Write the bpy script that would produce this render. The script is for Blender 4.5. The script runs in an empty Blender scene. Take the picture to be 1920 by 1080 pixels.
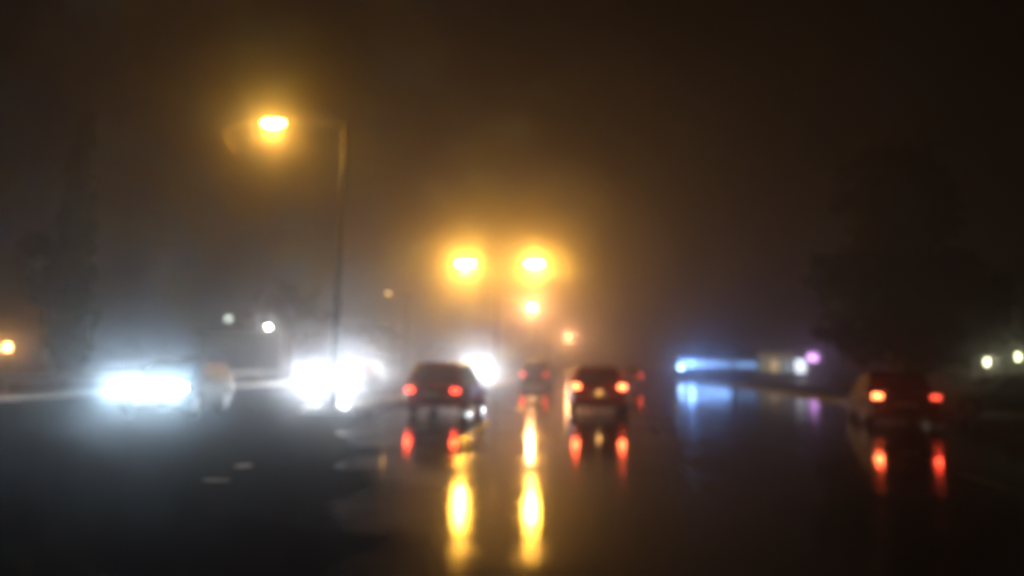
import bpy, bmesh, math, random
from mathutils import Vector, Matrix, noise

random.seed(7)
scene = bpy.context.scene
col = scene.collection
R = math.radians

# ------------------------------------------------------------------ camera
CAM_H = 1.45
cam_data = bpy.data.cameras.new("camera")
cam = bpy.data.objects.new("camera", cam_data)
col.objects.link(cam)
scene.camera = cam
cam_data.sensor_width = 36.0
cam_data.lens = 36.0 * 1450.0 / 1920.0
cam_data.clip_start = 0.05
cam_data.clip_end = 3000
cam.location = (0, 0, CAM_H)
pitch = math.atan(143.0 / 1450.0)
cam.rotation_euler = (Matrix.Rotation(R(90) + pitch, 4, 'X') @ Matrix.Rotation(R(1.0), 4, 'Z')).to_euler()
cam_data.dof.use_dof = True            # the phone missed focus: everything far is soft
cam_data.dof.focus_distance = 2.6
cam_data.dof.aperture_fstop = 0.8

# ------------------------------------------------------------------ world: night sky
world = bpy.data.worlds.new("World")
scene.world = world
world.use_nodes = True
wn = world.node_tree
for n in list(wn.nodes):
    wn.nodes.remove(n)
wo = wn.nodes.new("ShaderNodeOutputWorld")
wb = wn.nodes.new("ShaderNodeBackground")
ws = wn.nodes.new("ShaderNodeTexSky")
ws.sky_type = 'NISHITA'
ws.sun_disc = False
ws.sun_elevation = R(-4.0)
ws.sun_rotation = R(-100)
wb.inputs[1].default_value = 0.025
wn.links.new(ws.outputs[0], wb.inputs[0])
wn.links.new(wb.outputs[0], wo.inputs[0])

scene.view_settings.view_transform = 'Standard'
scene.view_settings.look = 'None'
scene.view_settings.exposure = 0.0
scene.view_settings.gamma = 1.0
scene.view_settings.use_curve_mapping = False
scene.render.engine = 'CYCLES'
cy = scene.cycles
cy.use_denoising = True
try:
    cy.denoiser = 'OPENIMAGEDENOISE'
    cy.denoising_input_passes = 'RGB_ALBEDO_NORMAL'
    cy.denoising_prefilter = 'ACCURATE'
except Exception:
    pass
cy.max_bounces = 6
cy.diffuse_bounces = 2
cy.glossy_bounces = 3
cy.transmission_bounces = 4
cy.volume_bounces = 1
cy.transparent_max_bounces = 12
cy.sample_clamp_indirect = 3.0
cy.caustics_reflective = False
cy.caustics_refractive = False
cy.pixel_filter_type = 'BLACKMAN_HARRIS'
cy.filter_width = 3.0
cy.use_adaptive_sampling = False

# ------------------------------------------------------------------ light levels
K_SODIUM = 3900.0
K_HEAD = 290.0
K_TAIL = 7.0
FOG = 0.0075

# ------------------------------------------------------------------ materials
MATS = {}
def _new(name):
    m = bpy.data.materials.new(name)
    m.use_nodes = True
    return m

def mat(name, color, rough=0.6, metal=0.0, spec=0.5, var=0.25, scale=6.0, bump=0.0, coat=0.0):
    if name in MATS:
        return MATS[name]
    m = _new(name)
    nt = m.node_tree
    b = nt.nodes["Principled BSDF"]
    b.inputs["Roughness"].default_value = rough
    b.inputs["Metallic"].default_value = metal
    b.inputs["Specular IOR Level"].default_value = spec
    b.inputs["Coat Weight"].default_value = coat
    b.inputs["Coat Roughness"].default_value = 0.06
    tc = nt.nodes.new("ShaderNodeTexCoord")
    nz = nt.nodes.new("ShaderNodeTexNoise")
    nz.inputs["Scale"].default_value = scale
    nz.inputs["Detail"].default_value = 5
    nt.links.new(tc.outputs["Object"], nz.inputs["Vector"])
    cr = nt.nodes.new("ShaderNodeValToRGB")
    c = Vector(color)
    lo, hi = c * (1 - var), c * (1 + var)
    cr.color_ramp.elements[0].position = 0.3
    cr.color_ramp.elements[0].color = (*lo, 1)
    cr.color_ramp.elements[1].position = 0.7
    cr.color_ramp.elements[1].color = (*[min(1, x) for x in hi], 1)
    nt.links.new(nz.outputs["Fac"], cr.inputs["Fac"])
    nt.links.new(cr.outputs["Color"], b.inputs["Base Color"])
    if bump:
        bp = nt.nodes.new("ShaderNodeBump")
        bp.inputs["Strength"].default_value = bump
        bp.inputs["Distance"].default_value = 0.02
        nt.links.new(nz.outputs["Fac"], bp.inputs["Height"])
        nt.links.new(bp.outputs["Normal"], b.inputs["Normal"])
    MATS[name] = m
    return m

def emis(name, color, strength):
    if name in MATS:
        return MATS[name]
    m = _new(name)
    nt = m.node_tree
    b = nt.nodes["Principled BSDF"]
    b.inputs["Base Color"].default_value = (*[0.5 * c for c in color], 1)
    b.inputs["Roughness"].default_value = 0.25
    b.inputs["Emission Color"].default_value = (*color, 1)
    b.inputs["Emission Strength"].default_value = strength
    m.cycles.emission_sampling = 'NONE'
    MATS[name] = m
    return m

def glass(name, tint=(0.02, 0.022, 0.025), rough=0.06, coat=0.6):
    if name in MATS:
        return MATS[name]
    m = _new(name)
    b = m.node_tree.nodes["Principled BSDF"]
    b.inputs["Base Color"].default_value = (*tint, 1)
    b.inputs["Roughness"].default_value = rough
    b.inputs["Coat Weight"].default_value = coat
    MATS[name] = m
    return m

def wet_ground(name, dry, wetcol, r_lo, r_hi, puddle=0.5, scale=0.35, bump=0.25, spec=0.5, fade=None):
    m = _new(name)
    nt = m.node_tree
    L = nt.links.new
    b = nt.nodes["Principled BSDF"]
    tc = nt.nodes.new("ShaderNodeTexCoord")
    n1 = nt.nodes.new("ShaderNodeTexNoise")
    n1.inputs["Scale"].default_value = scale
    n1.inputs["Detail"].default_value = 6
    n1.inputs["Roughness"].default_value = 0.6
    L(tc.outputs["Object"], n1.inputs["Vector"])
    fine = nt.nodes.new("ShaderNodeTexNoise")
    fine.inputs["Scale"].default_value = 60
    fine.inputs["Detail"].default_value = 4
    L(tc.outputs["Object"], fine.inputs["Vector"])
    wav = nt.nodes.new("ShaderNodeTexNoise")
    wav.inputs["Scale"].default_value = 7.0
    wav.inputs["Detail"].default_value = 3
    L(tc.outputs["Object"], wav.inputs["Vector"])
    ramp = nt.nodes.new("ShaderNodeMapRange")
    ramp.inputs["From Min"].default_value = puddle - 0.12
    ramp.inputs["From Max"].default_value = puddle + 0.12
    L(n1.outputs["Fac"], ramp.inputs["Value"])
    rr = nt.nodes.new("ShaderNodeMapRange")
    rr.inputs["To Min"].default_value = r_hi
    rr.inputs["To Max"].default_value = r_lo
    L(ramp.outputs[0], rr.inputs["Value"])
    L(rr.outputs[0], b.inputs["Roughness"])
    mx = nt.nodes.new("ShaderNodeMix")
    mx.data_type = 'RGBA'
    mx.inputs["A"].default_value = (*dry, 1)
    mx.inputs["B"].default_value = (*wetcol, 1)
    L(ramp.outputs[0], mx.inputs["Factor"])
    mx2 = nt.nodes.new("ShaderNodeMix")
    mx2.data_type = 'RGBA'
    mx2.blend_type = 'MULTIPLY'
    mx2.inputs["Factor"].default_value = 0.6
    L(mx.outputs["Result"], mx2.inputs["A"])
    L(fine.outputs["Fac"], mx2.inputs["B"])
    L(mx2.outputs["Result"], b.inputs["Base Color"])
    b.inputs["Specular IOR Level"].default_value = spec
    bp = nt.nodes.new("ShaderNodeBump")
    bp.inputs["Strength"].default_value = bump
    bp.inputs["Distance"].default_value = 0.004
    ad = nt.nodes.new("ShaderNodeMath")
    ad.operation = 'ADD'
    L(wav.outputs["Fac"], ad.inputs[0])
    L(fine.outputs["Fac"], ad.inputs[1])
    ad.inputs[1].default_value = 0
    L(wav.outputs["Fac"], bp.inputs["Height"])
    L(bp.outputs["Normal"], b.inputs["Normal"])
    if fade:
        # the wet sheen dies away across a ragged line towards the coarse surface on the left
        fn, fc, fw = fade
        geo = nt.nodes.new("ShaderNodeNewGeometry")
        dp = nt.nodes.new("ShaderNodeVectorMath"); dp.operation = 'DOT_PRODUCT'
        dp.inputs[1].default_value = fn
        L(geo.outputs["Position"], dp.inputs[0])
        nn = nt.nodes.new("ShaderNodeMath"); nn.operation = 'MULTIPLY_ADD'
        L(n1.outputs["Fac"], nn.inputs[0]); nn.inputs[1].default_value = 3.0
        L(dp.outputs["Value"], nn.inputs[2])
        mr = nt.nodes.new("ShaderNodeMapRange"); mr.interpolation_type = 'SMOOTHSTEP'
        mr.inputs["From Min"].default_value = fc + 1.5 - fw
        mr.inputs["From Max"].default_value = fc + 1.5 + fw
        L(nn.outputs[0], mr.inputs["Value"])
        sp = nt.nodes.new("ShaderNodeMapRange")
        sp.inputs["To Min"].default_value = 0.0
        sp.inputs["To Max"].default_value = spec
        sq = nt.nodes.new("ShaderNodeMath"); sq.operation = 'POWER'
        L(mr.outputs[0], sq.inputs[0]); sq.inputs[1].default_value = 2.2
        L(sq.outputs[0], sp.inputs["Value"])
        L(sp.outputs[0], b.inputs["Specular IOR Level"])
        hs = nt.nodes.new("ShaderNodeMix"); hs.data_type = 'RGBA'
        hs.inputs["A"].default_value = (0.012, 0.012, 0.014, 1)
        L(mr.outputs[0], hs.inputs["Factor"])
        L(mx2.outputs["Result"], hs.inputs["B"])
        L(hs.outputs["Result"], b.inputs["Base Color"])
    return m

_U = Vector((0.127, 1.0, 0)).normalized(); _N = Vector((_U.y, -_U.x, 0))
_F = _N + 0.30 * _U
M_ROAD = wet_ground("wet_asphalt", (0.035, 0.035, 0.037), (0.018, 0.018, 0.02), 0.06, 0.15, puddle=0.47, bump=0.2, spec=0.5, fade=(tuple(_F), 8.5 + _F.dot(Vector((-7.9, 0, 0))), 1.0))
M_COARSE = wet_ground("coarse_asphalt", (0.014, 0.014, 0.017), (0.01, 0.01, 0.012), 0.8, 0.95, puddle=0.5, bump=0.3, spec=0.0)
M_DRIVE = wet_ground("driveway_asphalt", (0.02, 0.02, 0.022), (0.015, 0.015, 0.017), 0.5, 0.8, puddle=0.5, bump=0.3, spec=0.15)
M_PAVE = wet_ground("wet_concrete", (0.14, 0.135, 0.13), (0.08, 0.078, 0.075), 0.22, 0.5, puddle=0.55, scale=1.0)
M_GRASS = wet_ground("dark_turf", (0.02, 0.028, 0.012), (0.012, 0.016, 0.008), 0.6, 0.9, puddle=0.6, spec=0.2)
M_KERB = mat("kerb_concrete", (0.2, 0.195, 0.19), 0.45, scale=3, bump=0.3)
M_PAINT = mat("worn_road_paint", (0.34, 0.34, 0.33), 0.35, var=0.4, scale=12)
M_STEEL = mat("galvanised_steel", (0.09, 0.09, 0.095), 0.55, metal=0.5, scale=9, bump=0.1)
M_DARKSTEEL = mat("dark_painted_steel", (0.03, 0.032, 0.033), 0.45, metal=0.3, scale=9)
M_RUBBER = mat("tyre_rubber", (0.012, 0.012, 0.012), 0.85)
M_RIM = mat("alloy_rim", (0.28, 0.28, 0.29), 0.35, metal=0.9)
M_TRIM = mat("black_trim", (0.015, 0.015, 0.016), 0.5)
M_GLASS = glass("tinted_glass")
M_WETGLASS = glass("rain_wet_side_glass", rough=0.5, coat=0.0)
M_WETGLASS.node_tree.nodes["Principled BSDF"].inputs["Specular IOR Level"].default_value = 0.12
M_BARK = mat("wet_bark", (0.035, 0.026, 0.018), 0.8, var=0.4, scale=8, bump=0.6)
M_LEAF = mat("dark_leaves", (0.022, 0.034, 0.014), 0.7, spec=0.2, var=0.5, scale=1.2)
M_LEAF2 = mat("conifer_leaves", (0.02, 0.035, 0.018), 0.6, var=0.5, scale=1.2)
M_HEDGE = mat("hedge_leaves", (0.07, 0.10, 0.028), 0.5, var=0.5, scale=3)
M_RENDER = mat("rendered_wall", (0.07, 0.065, 0.06), 0.8, var=0.2, scale=1.5, bump=0.2)
M_RENDER_D = mat("dark_plank_wall", (0.06, 0.058, 0.065), 0.75, var=0.3, scale=2.5, bump=0.2)
M_ROOF = mat("roof_felt", (0.04, 0.038, 0.04), 0.7, var=0.3)
M_DOOR = mat("dark_door", (0.05, 0.03, 0.02), 0.5)
M_PLATE = mat("number_plate", (0.6, 0.55, 0.3), 0.4)
M_AMBER = mat("amber_plastic", (0.5, 0.18, 0.02), 0.3)
M_REDPL = mat("red_plastic", (0.4, 0.02, 0.015), 0.3)

E_SODIUM = emis("sodium_lens", (1.0, 0.57, 0.06), 600)
E_SODIUM_N = emis("near_sodium_lens", (1.0, 0.57, 0.07), 190)
E_DIM = emis("dim_yellow_lens", (1.0, 0.66, 0.25), 5)
E_HEAD_W = emis("headlight_glass", (0.95, 1.0, 1.0), 800)
E_HEAD_B = emis("xenon_headlight_glass", (0.55, 0.86, 1.0), 320)
E_TAIL = emis("tail_glass", (1.0, 0.06, 0.025), 7)
E_TAIL_HOT = emis("bright_tail_glass", (1.0, 0.20, 0.06), 14)
E_TAIL_DIM = emis("dim_tail_glass", (1.0, 0.08, 0.04), 3.5)

# ------------------------------------------------------------------ helpers
def tag(o, label=None, cat=None, group=None, kind=None):
    if label: o["label"] = label
    if cat: o["category"] = cat
    if group: o["group"] = group
    if kind: o["kind"] = kind
    return o

def empty(name, loc, rz=0.0):
    o = bpy.data.objects.new(name, None)
    o.empty_display_size = 0.3
    col.objects.link(o)
    o.location = loc
    o.rotation_euler = (0, 0, rz)
    return o

class MB:
    def __init__(self):
        self.v, self.f = [], []
    def add(self, vs, fs):
        n = len(self.v)
        self.v += [tuple(p) for p in vs]
        self.f += [tuple(i + n for i in f) for f in fs]
        return self
    def box(self, c, s, rot=None):
        hx, hy, hz = s[0] / 2, s[1] / 2, s[2] / 2
        vs = [Vector((x, y, z)) for x in (-hx, hx) for y in (-hy, hy) for z in (-hz, hz)]
        if rot is not None:
            vs = [rot @ p for p in vs]
        vs = [p + Vector(c) for p in vs]
        return self.add(vs, [(0, 1, 3, 2), (4, 6, 7, 5), (0, 4, 5, 1), (2, 3, 7, 6), (0, 2, 6, 4), (1, 5, 7, 3)])
    def tube(self, pts, radii, n=10, cap=True):
        pts = [Vector(p) for p in pts]
        if not isinstance(radii, (list, tuple)):
            radii = [radii] * len(pts)
        vs, fs = [], []
        prev = None
        for i, p in enumerate(pts):
            d = (pts[min(i + 1, len(pts) - 1)] - pts[max(i - 1, 0)]).normalized()
            a = prev if prev is not None else (Vector((1, 0, 0)) if abs(d.x) < 0.9 else Vector((0, 1, 0)))
            a = (a - d * a.dot(d)).normalized()
            prev = a
            b = d.cross(a)
            for k in range(n):
                t = 2 * math.pi * k / n
                vs.append(p + (a * math.cos(t) + b * math.sin(t)) * radii[i])
        for i in range(len(pts) - 1):
            for k in range(n):
                q = (k + 1) % n
                fs.append((i * n + k, i * n + q, (i + 1) * n + q, (i + 1) * n + k))
        if cap:
            fs.append(tuple(range(n))[::-1])
            fs.append(tuple((len(pts) - 1) * n + k for k in range(n)))
        return self.add(vs, fs)
    def loft(self, rings, closed=True, cap=True):
        n = len(rings[0])
        vs = [p for r in rings for p in r]
        fs = []
        for i in range(len(rings) - 1):
            for k in range(n if closed else n - 1):
                q = (k + 1) % n
                fs.append((i * n + k, i * n + q, (i + 1) * n + q, (i + 1) * n + k))
        if cap:
            fs.append(tuple(range(n))[::-1])
            fs.append(tuple((len(rings) - 1) * n + k for k in range(n)))
        return self.add(vs, fs)
    def panel(self, quad, t=0.012):
        """a thin slab standing proud of a surface: quad of 4 points"""
        q = [Vector(p) for p in quad]
        nrm = (q[1] - q[0]).cross(q[3] - q[0]).normalized()
        back = [p - nrm * t for p in q]
        front = [p + nrm * t for p in q]
        return self.add(back + front, [(3, 2, 1, 0), (4, 5, 6, 7), (0, 1, 5, 4), (1, 2, 6, 5), (2, 3, 7, 6), (3, 0, 4, 7)])
    def build(self, name, m, parent=None, smooth=False, bevel=0.0):
        me = bpy.data.meshes.new(name)
        me.from_pydata(self.v, [], self.f)
        bm = bmesh.new()
        bm.from_mesh(me)
        bmesh.ops.recalc_face_normals(bm, faces=bm.faces)
        bm.to_mesh(me)
        bm.free()
        if smooth:
            for p in me.polygons:
                p.use_smooth = True
            try:
                me.set_sharp_from_angle(angle=R(35))
            except Exception:
                pass
        me.materials.append(m)
        o = bpy.data.objects.new(name, me)
        col.objects.link(o)
        if parent is not None:
            o.parent = parent
        if bevel:
            md = o.modifiers.new("bevel", 'BEVEL')
            md.width = bevel
            md.segments = 2
            md.limit_method = 'ANGLE'
        return o

def lamp(name, parent, loc, color, energy, radius=0.12, kind='POINT', spot=None, direction=None, blend=0.6):
    d = bpy.data.lights.new(name, kind)
    d.color = color
    d.energy = energy
    d.shadow_soft_size = radius
    if kind == 'SPOT':
        d.spot_size = R(spot)
        d.spot_blend = blend
    o = bpy.data.objects.new(name, d)
    col.objects.link(o)
    o.location = loc
    if direction is not None:
        o.rotation_euler = Vector(direction).to_track_quat('-Z', 'Y').to_euler()
    if parent is not None:
        o.parent = parent
    return o

# ------------------------------------------------------------------ road frame: median centre line x = -7.9 + 0.127 y
U = Vector((0.127, 1.0, 0)).normalized()
N = Vector((U.y, -U.x, 0))
ORG = Vector((-7.9, 0, 0))
ROAD_A = -math.atan(0.127)
def rp(s, o, z=0.0):
    p = ORG + U * s + N * o
    return Vector((p.x, p.y, z))

def strip(name, s0, s1, o0, o1, z, m, kind='structure', parent=None, div=1):
    mb = MB()
    for i in range(div):
        a = s0 + (s1 - s0) * i / div
        b = s0 + (s1 - s0) * (i + 1) / div
        mb.add([rp(a, o0, z), rp(a, o1, z), rp(b, o1, z), rp(b, o0, z)], [(0, 1, 2, 3)])
    o = mb.build(name, m, parent)
    if kind and parent is None: o["kind"] = kind
    return o

def slab(name, s0, s1, o0, o1, z0, z1, m, parent=None, kind='structure'):
    mb = MB()
    a = [rp(s0, o0, z0), rp(s0, o1, z0), rp(s1, o1, z0), rp(s1, o0, z0)]
    b = [rp(s0, o0, z1), rp(s0, o1, z1), rp(s1, o1, z1), rp(s1, o0, z1)]
    mb.add(a + b, [(3, 2, 1, 0), (4, 5, 6, 7), (0, 1, 5, 4), (1, 2, 6, 5), (2, 3, 7, 6), (3, 0, 4, 7)])
    o = mb.build(name, m, parent)
    if kind and parent is None: o["kind"] = kind
    return o

# ground out to the horizon
g = MB()
GX, GY0, GY1 = 420, -40, 560
nx, ny = 42, 40
for j in range(ny + 1):
    for i in range(nx + 1):
        g.v.append((-GX + 2 * GX * i / nx, GY0 + (GY1 - GY0) * j / ny, -0.012))
for j in range(ny):
    for i in range(nx):
        a = j * (nx + 1) + i
        g.f.append((a, a + 1, a + nx + 2, a + nx + 1))
ground = g.build("ground", M_GRASS)
ground["kind"] = "structure"

strip("road", -34, 520, -0.7, 18.2, 0.0, M_ROAD)
strip("road", -34, 520, -11.4, -0.702, 0.0, M_COARSE)
# side street off to the right where the bus waits
strip("side_street", 90, 106, 18.202, 130, 0.0, M_ROAD)
slab("pavement", -34, 20, 18.35, 19.9, -0.01, 0.12, M_PAVE)
slab("pavement", 108, 400, 18.35, 19.9, -0.01, 0.12, M_PAVE)
slab("pavement", -34, 400, -13.9, -11.55, -0.01, 0.12, M_PAVE)
slab("kerb", -34, 20, 18.2, 18.347, -0.01, 0.13, M_KERB)
slab("pavement", 31, 88, 18.35, 19.9, -0.01, 0.12, M_PAVE)
slab("kerb", 31, 88, 18.2, 18.347, -0.01, 0.13, M_KERB)
strip("driveway", 20.5, 30.5, 18.202, 36, 0.0, M_DRIVE)
slab("kerb", 108, 400, 18.2, 18.347, -0.01, 0.13, M_KERB)
slab("kerb", -34, 400, -11.547, -11.4, -0.01, 0.13, M_KERB)
slab("median", 22, 400, -0.62, 0.62, -0.01, 0.13, M_PAVE)
slab("median_kerb", 22, 400, -0.77, -0.623, -0.01, 0.145, M_KERB)
slab("median_kerb", 22, 400, 0.623, 0.77, -0.01, 0.145, M_KERB)
# lane dashes, worn
for off in (4.9, 8.9, 12.8, 16.8, -6.0):
    mb = MB()
    s = {4.9: 18.0, 8.9: 3.0}.get(off, 3.0 if off > 0 else 24.0)
    while s < 200:
        mb.add([rp(s, off - 0.06, 0.004), rp(s, off + 0.06, 0.004), rp(s + 2.4, off + 0.06, 0.004), rp(s + 2.4, off - 0.06, 0.004)], [(0, 1, 2, 3)])
        s += 7.5
    o = mb.build("lane_marking", M_PAINT)
    o["kind"] = "structure"
# small leftovers of an old painted mark on the left of the near road
for (x, y, w, l) in ((-3.62, 10.75, 0.26, 0.34), (-3.5, 9.45, 0.36, 0.16)):
    mb = MB()
    pts = []
    for k in range(9):
        t = 2 * math.pi * k / 9
        r = 1 + 0.25 * noise.noise((x + k, y, 0))
        pts.append((x + w / 2 * r * math.cos(t), y + l / 2 * r * math.sin(t), 0.008))
    mb.add(pts, [tuple(range(9))])
    o = mb.build("road_marking", M_PAINT)
    o["kind"] = "structure"

# ------------------------------------------------------------------ haze
hz = MB()
hz.box((0, (GY0 + GY1) / 2, (19.0 - 1.0) / 2), (2 * GX + 20, GY1 - GY0 + 20, 20.0))
haze = hz.build("haze", MATS.setdefault("haze", _new("haze")))
haze["kind"] = "stuff"
ht = MATS["haze"].node_tree
for n in list(ht.nodes):
    ht.nodes.remove(n)
ho = ht.nodes.new("ShaderNodeOutputMaterial")
# fog droplets throw most light straight on (tight halos) and the rest widely (the general glow)
ha = ht.nodes.new("ShaderNodeAddShader")
for k, (dens, g_) in enumerate(((FOG * 0.65, 0.96), (FOG * 0.35, 0.5))):
    hv = ht.nodes.new("ShaderNodeVolumePrincipled")
    hv.inputs["Color"].default_value = (0.88, 0.90, 1.0, 1)
    hv.inputs["Density"].default_value = dens
    hv.inputs["Anisotropy"].default_value = g_
    ht.links.new(hv.outputs[0], ha.inputs[k])
ht.links.new(ha.outputs[0], ho.inputs["Volume"])
MATS["haze"].cycles.homogeneous_volume = True

# ------------------------------------------------------------------ street lamps
SOD = (1.0, 0.42, 0.05)
SODW = (1.0, 0.42, 0.17)
def street_lamp(x, y, label, arms, h=8.4, arm=2.0, lens=E_SODIUM, energy=1.0, color=SOD, group="street lamps along the middle of the road", z=0.13, a2=None, stay=False, hs=1.0):
    root = empty("street_lamp", (x, y, z), ROAD_A)
    tag(root, label, "street lamp", group)
    MB().box((0, 0, 0.02), (0.42, 0.42, 0.04)).build("base_plate", M_STEEL, root, bevel=0.01)
    MB().tube([(0, 0, 0.04), (0, 0, 1.1), (0, 0, 1.12), (0, 0, h + 0.25 - z)], [0.13, 0.12, 0.095, 0.055], 14).build("pole", M_STEEL, root, True)
    MB().box((0, -0.125, 0.6), (0.12, 0.02, 0.3)).build("access_door", M_DARKSTEEL, root)
    for sgn in arms:
        A = arm if sgn < 0 else (a2 or arm)
        pts = [(0, 0, h - z + 0.1)]
        for k in range(1, 7):
            t = k / 6
            pts.append((sgn * (A - 0.35) * t, 0, h - z + 0.1 + 0.22 * math.sin(t * math.pi / 2)))
        MB().tube(pts, [0.045] * 7, 10).build("arm", M_STEEL, root, True)
        hx = sgn * A
        hzz = h - z + 0.27
        rings = []
        for t, w, hh in ((-0.42, 0.09, 0.06), (-0.3, 0.15, 0.10), (0.0, 0.19, 0.13), (0.25, 0.17, 0.11), (0.4, 0.08, 0.05)):
            ring = []
            for k in range(12):
                a = 2 * math.pi * k / 12
                zz = math.sin(a) * hh
                ring.append((hx + sgn * t * hs, math.cos(a) * w * hs, hzz + max(zz, -0.03)))
            rings.append(ring)
        head = MB().loft(rings).build("lamp_head", M_DARKSTEEL, root, True)
        rings = []
        for t, s in ((0.0, 1.0), (-0.06, 0.92), (-0.10, 0.7), (-0.125, 0.3)):
            rings.append([(hx + 0.34 * hs * s * math.cos(2 * math.pi * k / 14), 0.19 * hs * s * math.sin(2 * math.pi * k / 14), hzz - 0.034 + t) for k in range(14)])
        MB().loft(rings).build("lens", lens, head, True)
        if energy > 0:
            lamp("lamp_light", root, (hx, 0, hzz - 0.32), color, K_SODIUM * energy, 0.14)
    if stay:
        # pale curved rod off the lamp head, drawn for an unidentified pale streak
        MB().tube([(-arm - 0.40, 0, h - z + 0.25), (-arm - 1.0, 0, h - z + 0.2), (-arm - 1.55, 0, h - z + 0.02), (-arm - 1.42, 0, h - z - 0.35), (-arm - 1.15, 0, h - z - 0.72)], [0.012, 0.018, 0.03, 0.04, 0.03], 8).build("streak_rod", mat("pale_rod", (0.25, 0.22, 0.16), 0.6), root, True)
    return root

def med(y): return -7.9 + 0.127 * y
street_lamp(-5.1, 22.6, "nearest street lamp, a tall pole with one arm and a glaring yellow head", (-1,), lens=E_SODIUM_N, energy=0.15, arm=2.25, stay=True)
street_lamp(-1.05, 55, "two-armed street lamp with a pair of glaring yellow heads over the road", (-1, 1), arm=2.35, a2=2.65, energy=0.95, hs=1.75)
street_lamp(4.5, 95, "smaller orange street lamp shining just below the right head of the two-armed one", (-1,), energy=0.9, lens=E_SODIUM_N, color=SODW)
street_lamp(16.2, 190, "farthest street lamp, a faint yellow smear in the haze above the red car", (-1,), energy=1.1, color=SODW, lens=E_DIM)
street_lamp(-10.9, 80, "dim pale yellow street lamp left of the two-armed one, beyond the oncoming traffic", (-1,), energy=0.003, lens=E_DIM, z=0.0, group="street lamps beside the road")

# ------------------------------------------------------------------ cars
def interp(tab, t):
    for (a, va), (b, vb) in zip(tab, tab[1:]):
        if t <= b:
            u = (t - a) / (b - a) if b > a else 0
            u = u * u * (3 - 2 * u) if False else u
            return va + (vb - va) * u
    return tab[-1][1]

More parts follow.
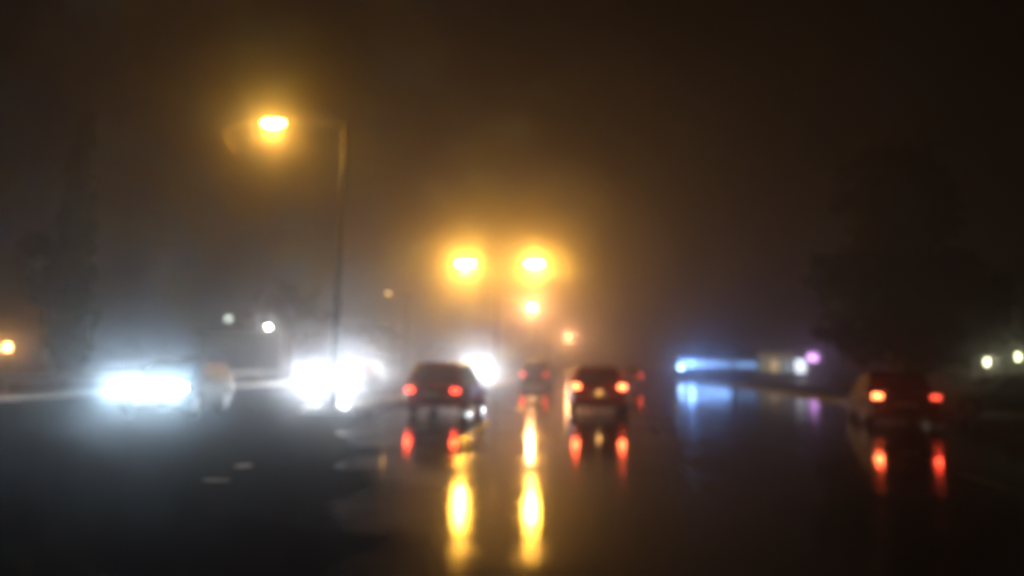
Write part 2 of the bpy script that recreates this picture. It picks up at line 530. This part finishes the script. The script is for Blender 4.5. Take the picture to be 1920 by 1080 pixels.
def make_car(x, y, heading, label, kind, paint, style='sedan', group=None, front=None, rear=None, name="car",
             head_e=0.0, tail_e=0.0, head_col=(0.9, 0.97, 1.0), tail_h=0.82, z=0.0, plate_glow=False, tail_s=(1.0, 1.0), spread=0.68, head_h=0.68, driving=0.0):  # driving: strength of the added lamps that fill out the glare
    """local +y is the way the car faces"""
    if style == 'sedan':   L, W, H, zb = 4.6, 1.80, 1.43, 0.92
    elif style == 'hatch': L, W, H, zb = 4.0, 1.72, 1.47, 0.93
    elif style == 'suv':   L, W, H, zb = 4.6, 1.88, 1.72, 1.05
    else:                  L, W, H, zb = 5.0, 1.95, 2.0, 1.10
    root = empty(name, (x, y, z), heading)
    tag(root, label, kind, group)
    hl = L / 2
    hoodz = zb - 0.14
    if style == 'sedan':
        top = [(-hl, zb - 0.16), (-hl + 0.12, zb - 0.02), (-hl + 0.9, zb + 0.0), (0, zb), (hl - 1.5, zb - 0.02), (hl - 1.2, hoodz + 0.04), (hl - 0.35, hoodz - 0.1), (hl, hoodz - 0.25)]
        cab = (-hl + 0.55, -hl + 1.15, hl - 2.05, hl - 1.2)
    elif style in ('hatch', 'suv'):
        top = [(-hl, zb - 0.12), (-hl + 0.1, zb), (0, zb), (hl - 1.3, zb - 0.02), (hl - 1.0, hoodz + 0.04), (hl - 0.3, hoodz - 0.08), (hl, hoodz - 0.22)]
        cab = (-hl + 0.08, -hl + 0.42, hl - 1.75, hl - 1.0)
    else:
        top = [(-hl, zb - 0.12), (-hl + 0.06, zb), (0, zb), (hl - 1.0, zb - 0.02), (hl - 0.8, hoodz + 0.05), (hl, hoodz - 0.2)]
        cab = (-hl + 0.05, -hl + 0.2, hl - 1.5, hl - 0.75)
    wid = [(-hl, 0.84), (-hl + 0.12, 0.92), (-hl + 0.5, 0.98), (-hl + 1.0, 1.0), (hl - 1.0, 1.0), (hl - 0.5, 0.96), (hl - 0.14, 0.86), (hl, 0.72)]
    bot = [(-hl, 0.34), (-hl + 0.25, 0.24), (hl - 0.3, 0.22), (hl, 0.28)]
    ax_r, ax_f, wr = -hl + 0.85, hl - 0.85, 0.33
    ys = sorted(set([round(-hl + L * i / 30, 4) for i in range(31)] + [round(a + d, 4) for a in (ax_r, ax_f) for d in (-0.4, -0.3, -0.15, 0, 0.15, 0.3, 0.4)] + [round(-hl + 0.06, 4), round(hl - 0.06, 4)]))
    rings = []
    for yy in ys:
        w = interp(wid, yy) * W / 2
        zt = interp(top, yy)
        z0 = interp(bot, yy)
        arch = z0
        for a in (ax_r, ax_f):
            d = abs(yy - a)
            if d < 0.4:
                arch = max(arch, wr + math.sqrt(0.4 ** 2 - d * d) - 0.02)
        side = [(w * 0.80, z0), (w * 0.81, min(arch + 0.0, zt - 0.2)), (w * 0.985, min(arch + 0.01, zt - 0.18)), (w, max(0.52, min(arch + 0.06, zt - 0.15))), (w * 0.995, zt - 0.14), (w * 0.95, zt - 0.045), (w * 0.84, zt), (w * 0.4, zt + 0.018)]
        ring = [(px, yy, pz) for px, pz in side] + [(0, yy, zt + 0.022)] + [(-px, yy, pz) for px, pz in reversed(side)] + [(0, yy, z0 - 0.01)]
        rings.append(ring)
    body = MB().loft(rings).build("body", paint, root, True)
    # cabin
    c0, c1, c2, c3 = cab
    wb_, wt = W / 2 * 0.93, W / 2 * (0.72 if style != 'van' else 0.82)
    def loop(y0, y1, w, zz, rr):
        pts = []
        for cx, cy, a0 in ((w - rr, y1 - rr, 0), (-w + rr, y1 - rr, 90), (-w + rr, y0 + rr, 180), (w - rr, y0 + rr, 270)):
            for k in range(4):
                a = R(a0 + 30 * k)
                pts.append((cx + rr * math.cos(a), cy + rr * math.sin(a), zz))
        return pts
    base = loop(c0, c3, wb_, zb - 0.03, 0.16)
    mid = loop(c1 - 0.06, c2 + 0.08, wt + 0.02, H - 0.07, 0.14)
    roof = loop(c1 + 0.02, c2 - 0.04, wt - 0.06, H - 0.01, 0.14)
    rtop = loop(c1 + 0.3, c2 - 0.3, wt - 0.3, H + 0.012, 0.1)
    MB().loft([base, mid, roof, rtop]).build("cabin", paint, root, True)
    zlo, zhi = zb + 0.02, H - 0.12
    def yb(t): return c3 + (c2 + 0.08 - c3) * t
    def yr(t): return c0 + (c1 - 0.06 - c0) * t
    def ww(t): return wb_ + (wt + 0.02 - wb_) * t
    t0, t1 = 0.08, 0.88
    zz = lambda t: zb - 0.03 + (H - 0.07 - zb + 0.03) * t
    def q_front(sign_y):
        f = yb if sign_y > 0 else yr
        a, b = ww(t0) - 0.14, ww(t1) - 0.12
        q = [(-a, f(t0), zz(t0)), (a, f(t0), zz(t0)), (b, f(t1), zz(t1)), (-b, f(t1), zz(t1))]
        if sign_y > 0: q = q[::-1]
        return q
    MB().panel(q_front(1), 0.010).build("windscreen", M_GLASS, root)
    MB().panel(q_front(-1), 0.010).build("rear_window", M_GLASS, root)
    for s in (-1, 1):
        edges = [0.06, 0.5, 0.94]
        for e0, e1 in zip(edges, edges[1:]):
            e0 += 0.015; e1 -= 0.015
            def P(e, t):
                lo, hi = yr(t) + 0.12, yb(t) - 0.12
                return (s * ww(t), lo + (hi - lo) * e, zz(t))
            q = [P(e0, t0), P(e1, t0), P(e1, t1), P(e0, t1)]
            MB().panel(q, 0.010).build("side_window", M_WETGLASS, root)
        MB().box((s * (W / 2 + 0.06), c3 - 0.35, zb + 0.05), (0.17, 0.1, 0.12)).build("door_mirror", paint, root, bevel=0.03)
        for e in (-0.35, 0.55):
            MB().box((s * (W / 2 + 0.006), e, zb - 0.13), (0.02, 0.17, 0.025)).build("door_handle", M_TRIM, root)
        for a in (ax_r, ax_f):
            we = bpy.data.objects.new("wheel", None)
            col.objects.link(we)
            we.parent = root
            we.location = (s * (W / 2 - 0.115), a, wr)
            rr_ = []
            for (px, pr) in ((-0.10, 0.20), (-0.105, 0.30), (-0.08, 0.325), (0.08, 0.325), (0.105, 0.30), (0.10, 0.20)):
                rr_.append([(px, pr * math.cos(2 * math.pi * k / 20), pr * math.sin(2 * math.pi * k / 20)) for k in range(20)])
            MB().loft(rr_).build("tyre", M_RUBBER, we, True)
            mb = MB()
            mb.tube([(s * 0.06, 0, 0), (s * 0.112, 0, 0)], [0.06, 0.045], 12)
            for k in range(5):
                a_ = 2 * math.pi * k / 5
                mb.box((s * 0.10, 0.115 * math.cos(a_), 0.115 * math.sin(a_)), (0.016, 0.17, 0.05), Matrix.Rotation(a_, 3, 'X'))
            mb.tube([(s * 0.098, 0, 0), (s * 0.106, 0, 0)], [0.205, 0.2], 20)
            mb.build("rim", M_RIM, we)
    # ends
    yR = -hl
    MB().box((0, yR + 0.02, 0.44), (W * 0.84, 0.12, 0.17)).build("rear_bumper", M_TRIM if style == 'van' else paint, root, bevel=0.04)
    MB().box((0, yR - 0.045, 0.60), (0.52, 0.02, 0.12)).build("number_plate", M_PLATE, root)
    MB().box((0, hl + 0.0, 0.40), (W * 0.72, 0.12, 0.17)).build("front_bumper", paint, root, bevel=0.04)
    mb = MB()
    for k in range(4):
        mb.box((0, hl + 0.015, 0.535 + k * 0.032), (W * 0.36, 0.03, 0.014))
    mb.build("grille", M_TRIM, root)
    MB().box((0, hl + 0.07, 0.42), (0.52, 0.02, 0.11)).build("number_plate", M_PLATE, root)
    tl_w = 0.22 if style != 'van' else 0.14
    tl_h = 0.11 if style != 'van' else 0.34
    for i, s in enumerate((-1, 1)):
        hx, tx = s * spread, s * (W / 2 * 0.84 - tl_w / 2 + 0.03)
        em = rear if rear else M_REDPL
        if isinstance(em, (tuple, list)): em = em[i]
        MB().box((tx, yR + 0.00, tail_h), (tl_w, 0.09, tl_h)).build("taillight", em, root, bevel=0.02)
        rings = []
        for d, sc in ((0, 1.0), (0.05, 0.92), (0.09, 0.6), (0.10, 0.2)):
            rings.append([(hx + 0.15 * sc * math.cos(2 * math.pi * k / 14), hl - 0.06 + d, head_h + 0.085 * sc * math.sin(2 * math.pi * k / 14)) for k in range(14)])
        MB().loft(rings).build("headlight", front if front else M_GLASS, root, True)
        if head_e:
            bl = lamp("headlight_beam", root, (hx, hl + 0.22, head_h), head_col, K_HEAD * head_e, 0.12, 'SPOT', 66, (0, 1, -math.tan(R(19))), 0.5)
            bl.scale = (3.2, 1, 1)
        if tail_e:
            lamp("taillight_glow", root, (tx, yR - 0.13, tail_h), (1.0, 0.055, 0.02), K_TAIL * tail_e * tail_s[i], 0.06, 'SPOT', 160, (0, -1, 0), 0.6)
    if driving:  # two lamps added between the headlights to spread the glare into one strip
        for hx in (-0.30, 0.30):
            rings = [[(hx + 0.11 * sc * math.cos(2 * math.pi * k / 14), hl + 0.02 + d, head_h + 0.02 + 0.075 * sc * math.sin(2 * math.pi * k / 14)) for k in range(14)] for d, sc in ((0, 0.8), (0.03, 1.0), (0.06, 0.95), (0.075, 0.5))]
            MB().loft(rings).build("glare_lamp", front, root, True)
            bl = lamp("glare_lamp_beam", root, (hx, hl + 0.22, head_h + 0.02), (0.85, 0.95, 1.0), K_HEAD * driving, 0.1, 'SPOT', 66, (0, 1, -math.tan(R(19))), 0.5)
            bl.scale = (3.2, 1, 1)
    if plate_glow:
        MB().box((0, yR - 0.05, 0.69), (0.2, 0.03, 0.02)).build("plate_lamp", emis("plate_lamp", (1, 0.6, 0.2), 3), root)
        lamp("plate_light", root, (0, yR - 0.12, 0.66), (1.0, 0.5, 0.15), 0.7, 0.03)
    return root

P_RED = mat("red_car_paint", (0.28, 0.015, 0.012), 0.3, coat=0.8, var=0.05)
P_DARK = mat("black_car_paint", (0.018, 0.017, 0.018), 0.6, spec=0.2, coat=0.0, var=0.05)
P_MAROON = mat("maroon_car_paint", (0.20, 0.02, 0.03), 0.3, coat=0.8, var=0.05)
P_GREY = mat("grey_car_paint", (0.04, 0.04, 0.042), 0.5, spec=0.3, coat=0.2, var=0.05)
P_SILV = mat("silver_car_paint", (0.03, 0.03, 0.032), 0.6, spec=0.25, coat=0.1, var=0.05)
P_BLUE = mat("blue_grey_car_paint", (0.18, 0.33, 0.40), 0.35, metal=0.2, coat=0.8, var=0.05)

GA = "cars driving away with red tail lights"
GO = "oncoming cars with glaring headlights"
make_car(-1.85, 23.4, ROAD_A - R(1), "maroon car driving away beside the nearest lamp pole", "car", P_MAROON, 'hatch', GA, rear=(E_TAIL, E_TAIL), tail_e=1.0, tail_h=0.70)
make_car(2.78, 25.2, ROAD_A + R(3), "red car driving away in the middle of the road with two bright orange tail lights", "car", P_RED, 'sedan', GA, rear=E_TAIL_HOT, tail_e=1.7, tail_h=0.84, plate_glow=True)
make_car(10.75, 22.1, ROAD_A - R(9), "black car at the right of the road, left tail light brighter than the right", "car", P_DARK, 'sedan', GA, rear=(E_TAIL_HOT, E_TAIL_DIM), tail_e=0.9, tail_h=0.80, tail_s=(1.3, 0.6))
make_car(1.75, 50.5, ROAD_A, "small distant grey car driving away under the two-armed street lamp", "car", P_GREY, 'suv', GA, rear=(E_TAIL, E_TAIL_DIM), tail_e=0.5, tail_h=0.85)
make_car(8.3, 54.0, ROAD_A, "distant hatchback driving away, half hidden to the right of the red car", "car", P_GREY, 'hatch', GA, rear=E_TAIL_DIM, tail_e=0.4, tail_h=0.85)
make_car(16.5, 26.0, ROAD_A + R(90), "unlit blue-grey car parked side-on at the right edge of the picture", "car", P_BLUE, 'sedan')
make_car(-8.6, 20.3, ROAD_A + R(190), "oncoming car with cold blue-white headlights, nearest to the left edge", "car", P_DARK, 'hatch', GO, front=E_HEAD_B, head_e=0.7, driving=0.5, head_col=(0.62, 0.86, 1.0), head_h=0.76, spread=0.72)
make_car(-7.2, 34.3, ROAD_A + R(180), "oncoming car with white headlights left of the near lamp pole", "car", P_GREY, 'sedan', GO, front=E_HEAD_W, head_e=3.2)
make_car(-9.9, 53.3, ROAD_A + R(180), "oncoming car with white headlights right behind the near lamp pole", "car", P_SILV, 'hatch', GO, front=E_HEAD_W, head_e=6.0)
make_car(-3.0, 76.3, ROAD_A + R(180), "farthest oncoming car, its white headlights between the maroon car and the two-armed lamp pole", "car", P_SILV, 'sedan', GO, front=E_HEAD_W, head_e=7.0)

# ------------------------------------------------------------------ bus on the side street
def make_bus():
    x0, x1, y0 = 20.7, 31.2, 97.5
    root = empty("bus", ((x0 + x1) / 2, y0 + 1.25, 0), 0)
    tag(root, "long bus standing side-on with a strip of pale blue lit windows", "bus")
    hl, hw = (x1 - x0) / 2, 1.25
    prof = [(-hw, 0.35), (-hw, 2.7), (-hw + 0.12, 2.92), (-hw + 0.35, 3.0), (hw - 0.35, 3.0), (hw - 0.12, 2.92), (hw, 2.7), (hw, 0.35)]
    rings = []
    for xx, s in ((-hl, 0.92), (-hl + 0.12, 1.0), (hl - 0.1, 1.0), (hl, 0.95)):
        rings.append([(xx, p[0] * s, 0.35 + (p[1] - 0.35) * (0.97 + 0.03 * s)) for p in prof])
    MB().loft(rings).build("body", mat("bus_paint", (0.10, 0.12, 0.16), 0.35, coat=0.5), root, True)
    st = [22, 19, 15, 12, 8, 5, 9, 9]
    w = (2 * hl - 0.6) / len(st)
    for i, s in enumerate(st):
        cx = -hl + 0.3 + w * (i + 0.5)
        MB().box((cx, -hw - 0.004, 1.9), (w - 0.14, 0.02, 0.78)).build("window", emis("bus_window_glow_%d" % i, (0.26, 0.50, 1.0), s * 0.16), root)
    MB().box((-hl - 0.01, 0, 1.85), (0.03, 2.0, 1.2)).build("windscreen", M_GLASS, root)
    for cx in (-hl + 2.3, hl - 2.4):
        for s in (-1, 1):
            we = bpy.data.objects.new("wheel", None)
            col.objects.link(we); we.parent = root; we.location = (cx, s * (hw - 0.12), 0.48)
            MB().tube([(0, -0.14, 0), (0, 0.14, 0)], 0.48, 20).build("tyre", M_RUBBER, we, True)
            MB().tube([(0, s * 0.13, 0), (0, s * 0.155, 0)], 0.26, 16).build("rim", M_RIM, we)
    MB().box((-hl + 0.62, -hw - 0.02, 1.42), (0.5, 0.04, 0.14)).build("running_light", emis("blue_marker", (0.4, 0.7, 1.0), 60), root)
    lamp("blue_light", root, (-hl + 1.9, -hw - 0.5, 1.9), (0.20, 0.42, 1.0), 220, 0.3)
    bl = lamp("window_light", root, (-1.6, -hw - 0.06, 1.9), (0.22, 0.44, 1.0), 100, 0.3, 'AREA', None, (0, -1, 0))
    bl.data.shape = 'RECTANGLE'; bl.data.size = 6.4; bl.data.size_y = 0.6
make_bus()

# ------------------------------------------------------------------ buildings
def shop():
    root = empty("shop", (40.5, 113, 0), R(-4))
    tag(root, "low shop far right of the bus with warm windows and a violet lit sign", "shop")
    MB().box((0, 4, 2.2), (11, 8, 4.4)).build("wall", M_RENDER, root)
    MB().box((0, 4, 4.55), (11.6, 8.6, 0.28)).build("roof", M_ROOF, root)
    for i, (cx, c, s) in enumerate(((-3.9, (0.8, 0.8, 0.5), 0.35), (-2.1, (1.0, 0.75, 0.4), 0.8), (-0.3, (0.6, 0.75, 0.8), 0.5), (1.6, (0.8, 0.88, 1.0), 3.5))):
        f = MB().box((cx, -0.03, 1.9), (1.6, 0.06, 2.0)).build("window", M_TRIM, root)
        MB().box((cx, -0.07, 1.9), (1.44, 0.02, 1.84)).build("pane", emis("shop_pane_%d" % i, c, s), f)
    d = MB().box((4.2, -0.03, 1.1), (1.0, 0.06, 2.2)).build("door", M_DOOR, root)
    MB().box((3.85, -0.09, 1.05), (0.04, 0.06, 0.2)).build("handle", M_STEEL, d)
    MB().box((3.35, -0.12, 3.2), (1.3, 0.2, 1.0)).build("sign_panel", emis("violet_sign", (0.85, 0.42, 1.0), 5.0), root)
    MB().box((-2.0, -0.12, 3.35), (4.8, 0.2, 0.6)).build("fascia", emis("warm_fascia", (1.0, 0.75, 0.4), 0.22), root)
    lamp("sign_light", root, (3.35, -0.9, 3.2), (0.75, 0.35, 1.0), 30, 0.25)
shop()

def dark_hut():
    root = empty("roadside_building", (-20.3, 60, 0), 0.08)
    tag(root, "low dark building between the headlight glares with a floodlight on its roof edge", "building")
    for k in range(15):
        MB().box((0, 0, 0.12 + 0.225 * k), (6.0 + 0.02 * (k % 2), 5.0, 0.215)).build("plank", M_RENDER_D, root)
    MB().box((0, 0, 1.69), (5.9, 4.9, 3.36)).build("wall", M_RENDER_D, root)
    rf = MB().box((0, 0, 3.48), (6.5, 5.5, 0.16)).build("roof", M_ROOF, root)
    f = MB().box((-1.4, -2.54, 1.7), (1.3, 0.08, 1.0)).build("window", M_TRIM, root)
    MB().box((-1.4, -2.59, 1.7), (1.16, 0.02, 0.96)).build("pane", M_GLASS, f)
    d = MB().box((1.0, -2.54, 1.05), (0.95, 0.08, 2.1)).build("door", M_DOOR, root)
    MB().box((1.35, -2.61, 1.05), (0.04, 0.06, 0.16)).build("handle", M_STEEL, d)
    r2 = empty("floodlight", (-17.95, 57.3, 3.56), 0.08)
    tag(r2, "small white floodlight on the roof edge of the low dark building", "floodlight")
    MB().tube([(0, 0, 0), (0, 0, 0.22)], 0.025, 8).build("bracket", M_DARKSTEEL, r2)
    MB().box((0, 0, 0.32), (0.42, 0.16, 0.26)).build("housing", M_DARKSTEEL, r2, bevel=0.02)
    MB().box((0, -0.09, 0.32), (0.24, 0.02, 0.14)).build("lens", emis("flood_lens", (1.0, 0.97, 0.88), 60), r2)
    lamp("flood_light", r2, (0, -0.35, 0.3), (1.0, 0.95, 0.85), 140, 0.12, 'SPOT', 150, (0.25, -1, -0.1))
dark_hut()

def post_lantern(x, y, h, label, color, strength, energy, cat="lantern", r=0.13):
    root = empty("post_lantern", (x, y, 0))
    tag(root, label, cat)
    MB().tube([(0, 0, 0), (0, 0, 0.3), (0, 0, 0.32), (0, 0, h - 0.28)], [0.09, 0.08, 0.045, 0.035], 10).build("post", M_DARKSTEEL, root, True)
    MB().tube([(0, 0, h - 0.28), (0, 0, h - 0.22), (0, 0, h - 0.19)], [0.05, r * 0.8, r * 0.8], 6).build("tray", M_DARKSTEEL, root)
    MB().tube([(0, 0, h - 0.185), (0, 0, h + 0.15)], [r * 0.75, r], 6).build("pane", emis("lantern_" + "_".join("%d" % (c * 100) for c in color), color, strength), root)
    MB().tube([(0, 0, h + 0.152), (0, 0, h + 0.2), (0, 0, h + 0.34), (0, 0, h + 0.4)], [r * 1.3, r * 1.25, 0.03, 0.02], 6).build("cap", M_DARKSTEEL, root)
    if energy:
        lamp("lantern_light", root, (0, -r - 0.2, h), color, energy, 0.12)
    return root
post_lantern(-32.4, 50, 2.0, "orange garden lantern glowing at the far left edge", (1.0, 0.45, 0.12), 40, 260, r=0.2)
post_lantern(-20.7, 56.6, 4.4, "dim grey-white lantern on a tall post left of the low dark building's roof lamp", (0.9, 1.0, 0.92), 1.0, 12, r=0.3)
post_lantern(27.3, 44.5, 2.05, "pale yellow-white lantern standing in front of the hedge on the right", (1.0, 0.95, 0.6), 10, 40, r=0.10)
post_lantern(29.55, 45.2, 2.4, "pale lantern by the hedge, cut by the right edge of the picture", (0.95, 1.0, 0.55), 10, 30, r=0.10)

# ------------------------------------------------------------------ rail along the left kerb, added in place of a headlight glare streak
gr = empty("glare_rail", tuple(rp(30, -13.2, 0)), ROAD_A)
tag(gr, "grey steel guard rail added in place of a headlight glare streak, running beside the left lanes behind the nearest oncoming car", "guard rail")
for (s0, s1) in ((-16, -8), (-8, 0), (0, 8), (8, 16), (16, 24), (24, 32)):
    prof = [(-0.03, 0.44), (0.03, 0.50), (-0.02, 0.56), (-0.02, 0.62), (0.03, 0.68), (-0.03, 0.74)]
    rings = []
    for s in (s0 + 0.005, s1 - 0.005):
        rings.append([(px, s, pz + 0.1) for px, pz in prof] + [(px - 0.006, s, pz + 0.1) for px, pz in reversed(prof)])
    MB().loft(rings).build("rail", M_STEEL, gr)
for s in range(-16, 33, 4):
    MB().box((-0.09, s, 0.46), (0.08, 0.1, 0.92)).build("post", M_STEEL, gr)

# ------------------------------------------------------------------ trees, hedge
def leafcloud(lobes, n, size, seed, thin=0.0):
    rnd = random.Random(seed)
    mb = MB()
    tot = sum(l[3] * l[4] * l[5] for l in lobes)
    for (cx, cy, cz, rx, ry, rz) in lobes:
        k = int(n * rx * ry * rz / tot)
        # each lobe is itself made of clumps, so that the outline is uneven
        cl = []
        for _ in range(max(8, int(k / 55))):
            while True:
                p = Vector((rnd.uniform(-1, 1), rnd.uniform(-1, 1), rnd.uniform(-1, 1)))
                if 0.35 < p.length < 1.0: break
            cl.append(p)
        for c in cl:
            cr = rnd.uniform(0.14, 0.34)
            for _ in range(max(4, k // len(cl))):
                d = Vector((rnd.gauss(0, 1), rnd.gauss(0, 1), rnd.gauss(0, 1))) * cr * 0.55
                p = c + d
                P = Vector((cx + p.x * rx, cy + p.y * ry, cz + p.z * rz))
                a = Vector((rnd.uniform(-1, 1), rnd.uniform(-1, 1), rnd.uniform(-.6, .6))).normalized()
                b = a.orthogonal().normalized()
                b = Matrix.Rotation(rnd.uniform(0, 6.28), 3, a) @ b
                s = size * rnd.uniform(0.6, 1.4)
                mb.add([P - a * s, P + b * s * 0.45, P + a * s, P - b * s * 0.45], [(0, 1, 2, 3)])
    return mb

def tree(x, y, label, lobes, trunk_h, tr, n, size, seed, leaf=None, name="tree", group=None, lean=(0, 0)):
    rnd = random.Random(seed)
    root = empty(name, (x, y, -0.02))
    tag(root, label, "tree", group)
    mb = MB()
    pts = []
    for k in range(7):
        t = k / 6
        pts.append((lean[0] * t + 0.12 * math.sin(3 * t + seed), lean[1] * t + 0.1 * math.sin(4 * t), trunk_h * t))
    mb.tube(pts, [tr * (1.25 if k == 0 else 1 - 0.6 * k / 6) for k in range(7)], 10)
    mb.build("trunk", M_BARK, root, True)
    for (cx, cy, cz, rx, ry, rz) in lobes:
        for q in range(2):
            t = rnd.uniform(0.45, 0.95)
            i = int(t * 6)
            a = Vector(pts[i])
            e = Vector((cx + rnd.uniform(-.5, .5) * rx, cy + rnd.uniform(-.5, .5) * ry, cz + rnd.uniform(-.2, .5) * rz))
            m_ = (a + e) / 2 + Vector((0, 0, -0.15 * (e - a).length + 0.3))
            MB().tube([a, m_, e], [tr * 0.35, tr * 0.2, tr * 0.06], 7).build("branch", M_BARK, root, True)
    leafcloud(lobes, n, size, seed).build("crown", leaf or M_LEAF, root)
    return root

# big tree on the right (15 m): round head on top of a wider lower crown
def sc(l, k): return [tuple(q * k for q in t) for t in l]
tree(18.4, 36, "tall dark tree on the right with a round upper crown above a wider lower one",
     sc([(-0.6, 0, 13.0, 3.2, 3.0, 2.9), (1.3, 0.5, 12.2, 2.3, 2.5, 2.6), (0, 0, 13.2, 2.3, 2, 1.8), (-0.3, 0, 10.2, 2.2, 2.2, 1.8), (-3.2, 0, 7.6, 2.7, 2.8, 2.0), (0.8, 0, 7.0, 3.4, 3.0, 2.6),
      (3.4, 0.3, 6.4, 2.6, 2.6, 2.8), (-2.6, 0.2, 4.4, 2.4, 2.4, 1.8), (1.6, 0, 3.8, 3.2, 2.4, 2.0), (0, 0, 6.0, 2.4, 2, 3.0)], 0.75), 8.0, 0.34, 34000, 0.2, 3)
tree(-18.3, 32, "tall slender dark tree standing alone on the left",
     sc([(0.0, 0, 2.2, 0.9, 0.9, 1.6), (0.0, 0, 4.0, 1.05, 1.0, 2.0), (-0.05, 0, 6.6, 0.95, 1.0, 1.8), (0.0, 0, 9.2, 0.75, 0.8, 1.8), (0.02, 0, 11.6, 0.65, 0.7, 1.6), (0.05, 0, 13.6, 0.5, 0.5, 1.4),
      (-1.7, 0, 7.4, 0.8, 0.7, 0.7), (-1.2, 0, 5.4, 1.0, 0.8, 1.0)], 0.8), 11.2, 0.24, 20000, 0.15, 5, leaf=M_LEAF2, name="conifer_tree")
GT = "trees fading into the haze"
tree(-21.0, 74, "hazy round tree behind the low dark building", [(0, 0, 6.0, 3.2, 3, 2.6), (1.6, 0, 4.6, 2.4, 2.4, 1.8), (-2.2, 0, 5, 2.2, 2, 1.8)], 5, 0.22, 4000, 0.26, 8, group=GT)
tree(-15.5, 92, "hazy small tree under the dim pale street lamp", [(0, 0, 4.6, 2.2, 2, 1.9), (1.2, 0, 3.6, 1.6, 1.6, 1.3)], 3.8, 0.18, 2200, 0.26, 9, group=GT)
tree(33.5, 66, "hazy tree between the big tree and the shop", [(0, 0, 5.4, 2.6, 2.4, 2.4), (1.8, 0, 4.2, 2.2, 2, 1.8)], 4.6, 0.2, 3500, 0.26, 10, group=GT)
tree(37.5, 56, "dark tree behind the hedge at the right edge", [(0, 0, 6.6, 3.6, 3, 3.0), (-2.5, 0, 4.6, 2.6, 2.4, 2.2), (2.6, 0, 5, 2.4, 2.4, 2.2)], 5.6, 0.28, 5000, 0.26, 11, group=GT)
# hedge behind the lanterns
hd = empty("hedge", (32.0, 47.2, 0))
tag(hd, "rough green hedge lit by two small lanterns on the right", "hedge")
leafcloud([(x_, 0, 1.2 + 0.25 * math.sin(x_ * 1.7), 1.6, 0.9, 1.2) for x_ in [-8.5 + 1.6 * k for k in range(11)]], 9000, 0.10, 21).build("foliage", M_HEDGE, hd)
for k in range(9):
    MB().tube([(-8 + 1.9 * k, 0, 0), (-8 + 1.9 * k + 0.15, 0, 0.9), (-8 + 1.9 * k, 0.1, 1.6)], [0.05, 0.035, 0.015], 6).build("stem", M_BARK, hd)
# far woods, one unbroken mass
fw = MB()
lob = []
rnd = random.Random(4)
for k in range(60):
    xx = -190 + 6.5 * k + rnd.uniform(-2, 2)
    lob.append((xx, 225 + rnd.uniform(-8, 8), rnd.uniform(2.5, 4.5), rnd.uniform(3.5, 6), 4, rnd.uniform(2.8, 4.6)))
lob = [l for l in lob if abs(l[0] - (-7.9 + 0.127 * 225)) > 22]
o = leafcloud(lob, 30000, 0.5, 33).build("far_woods", M_LEAF)
o["kind"] = "stuff"
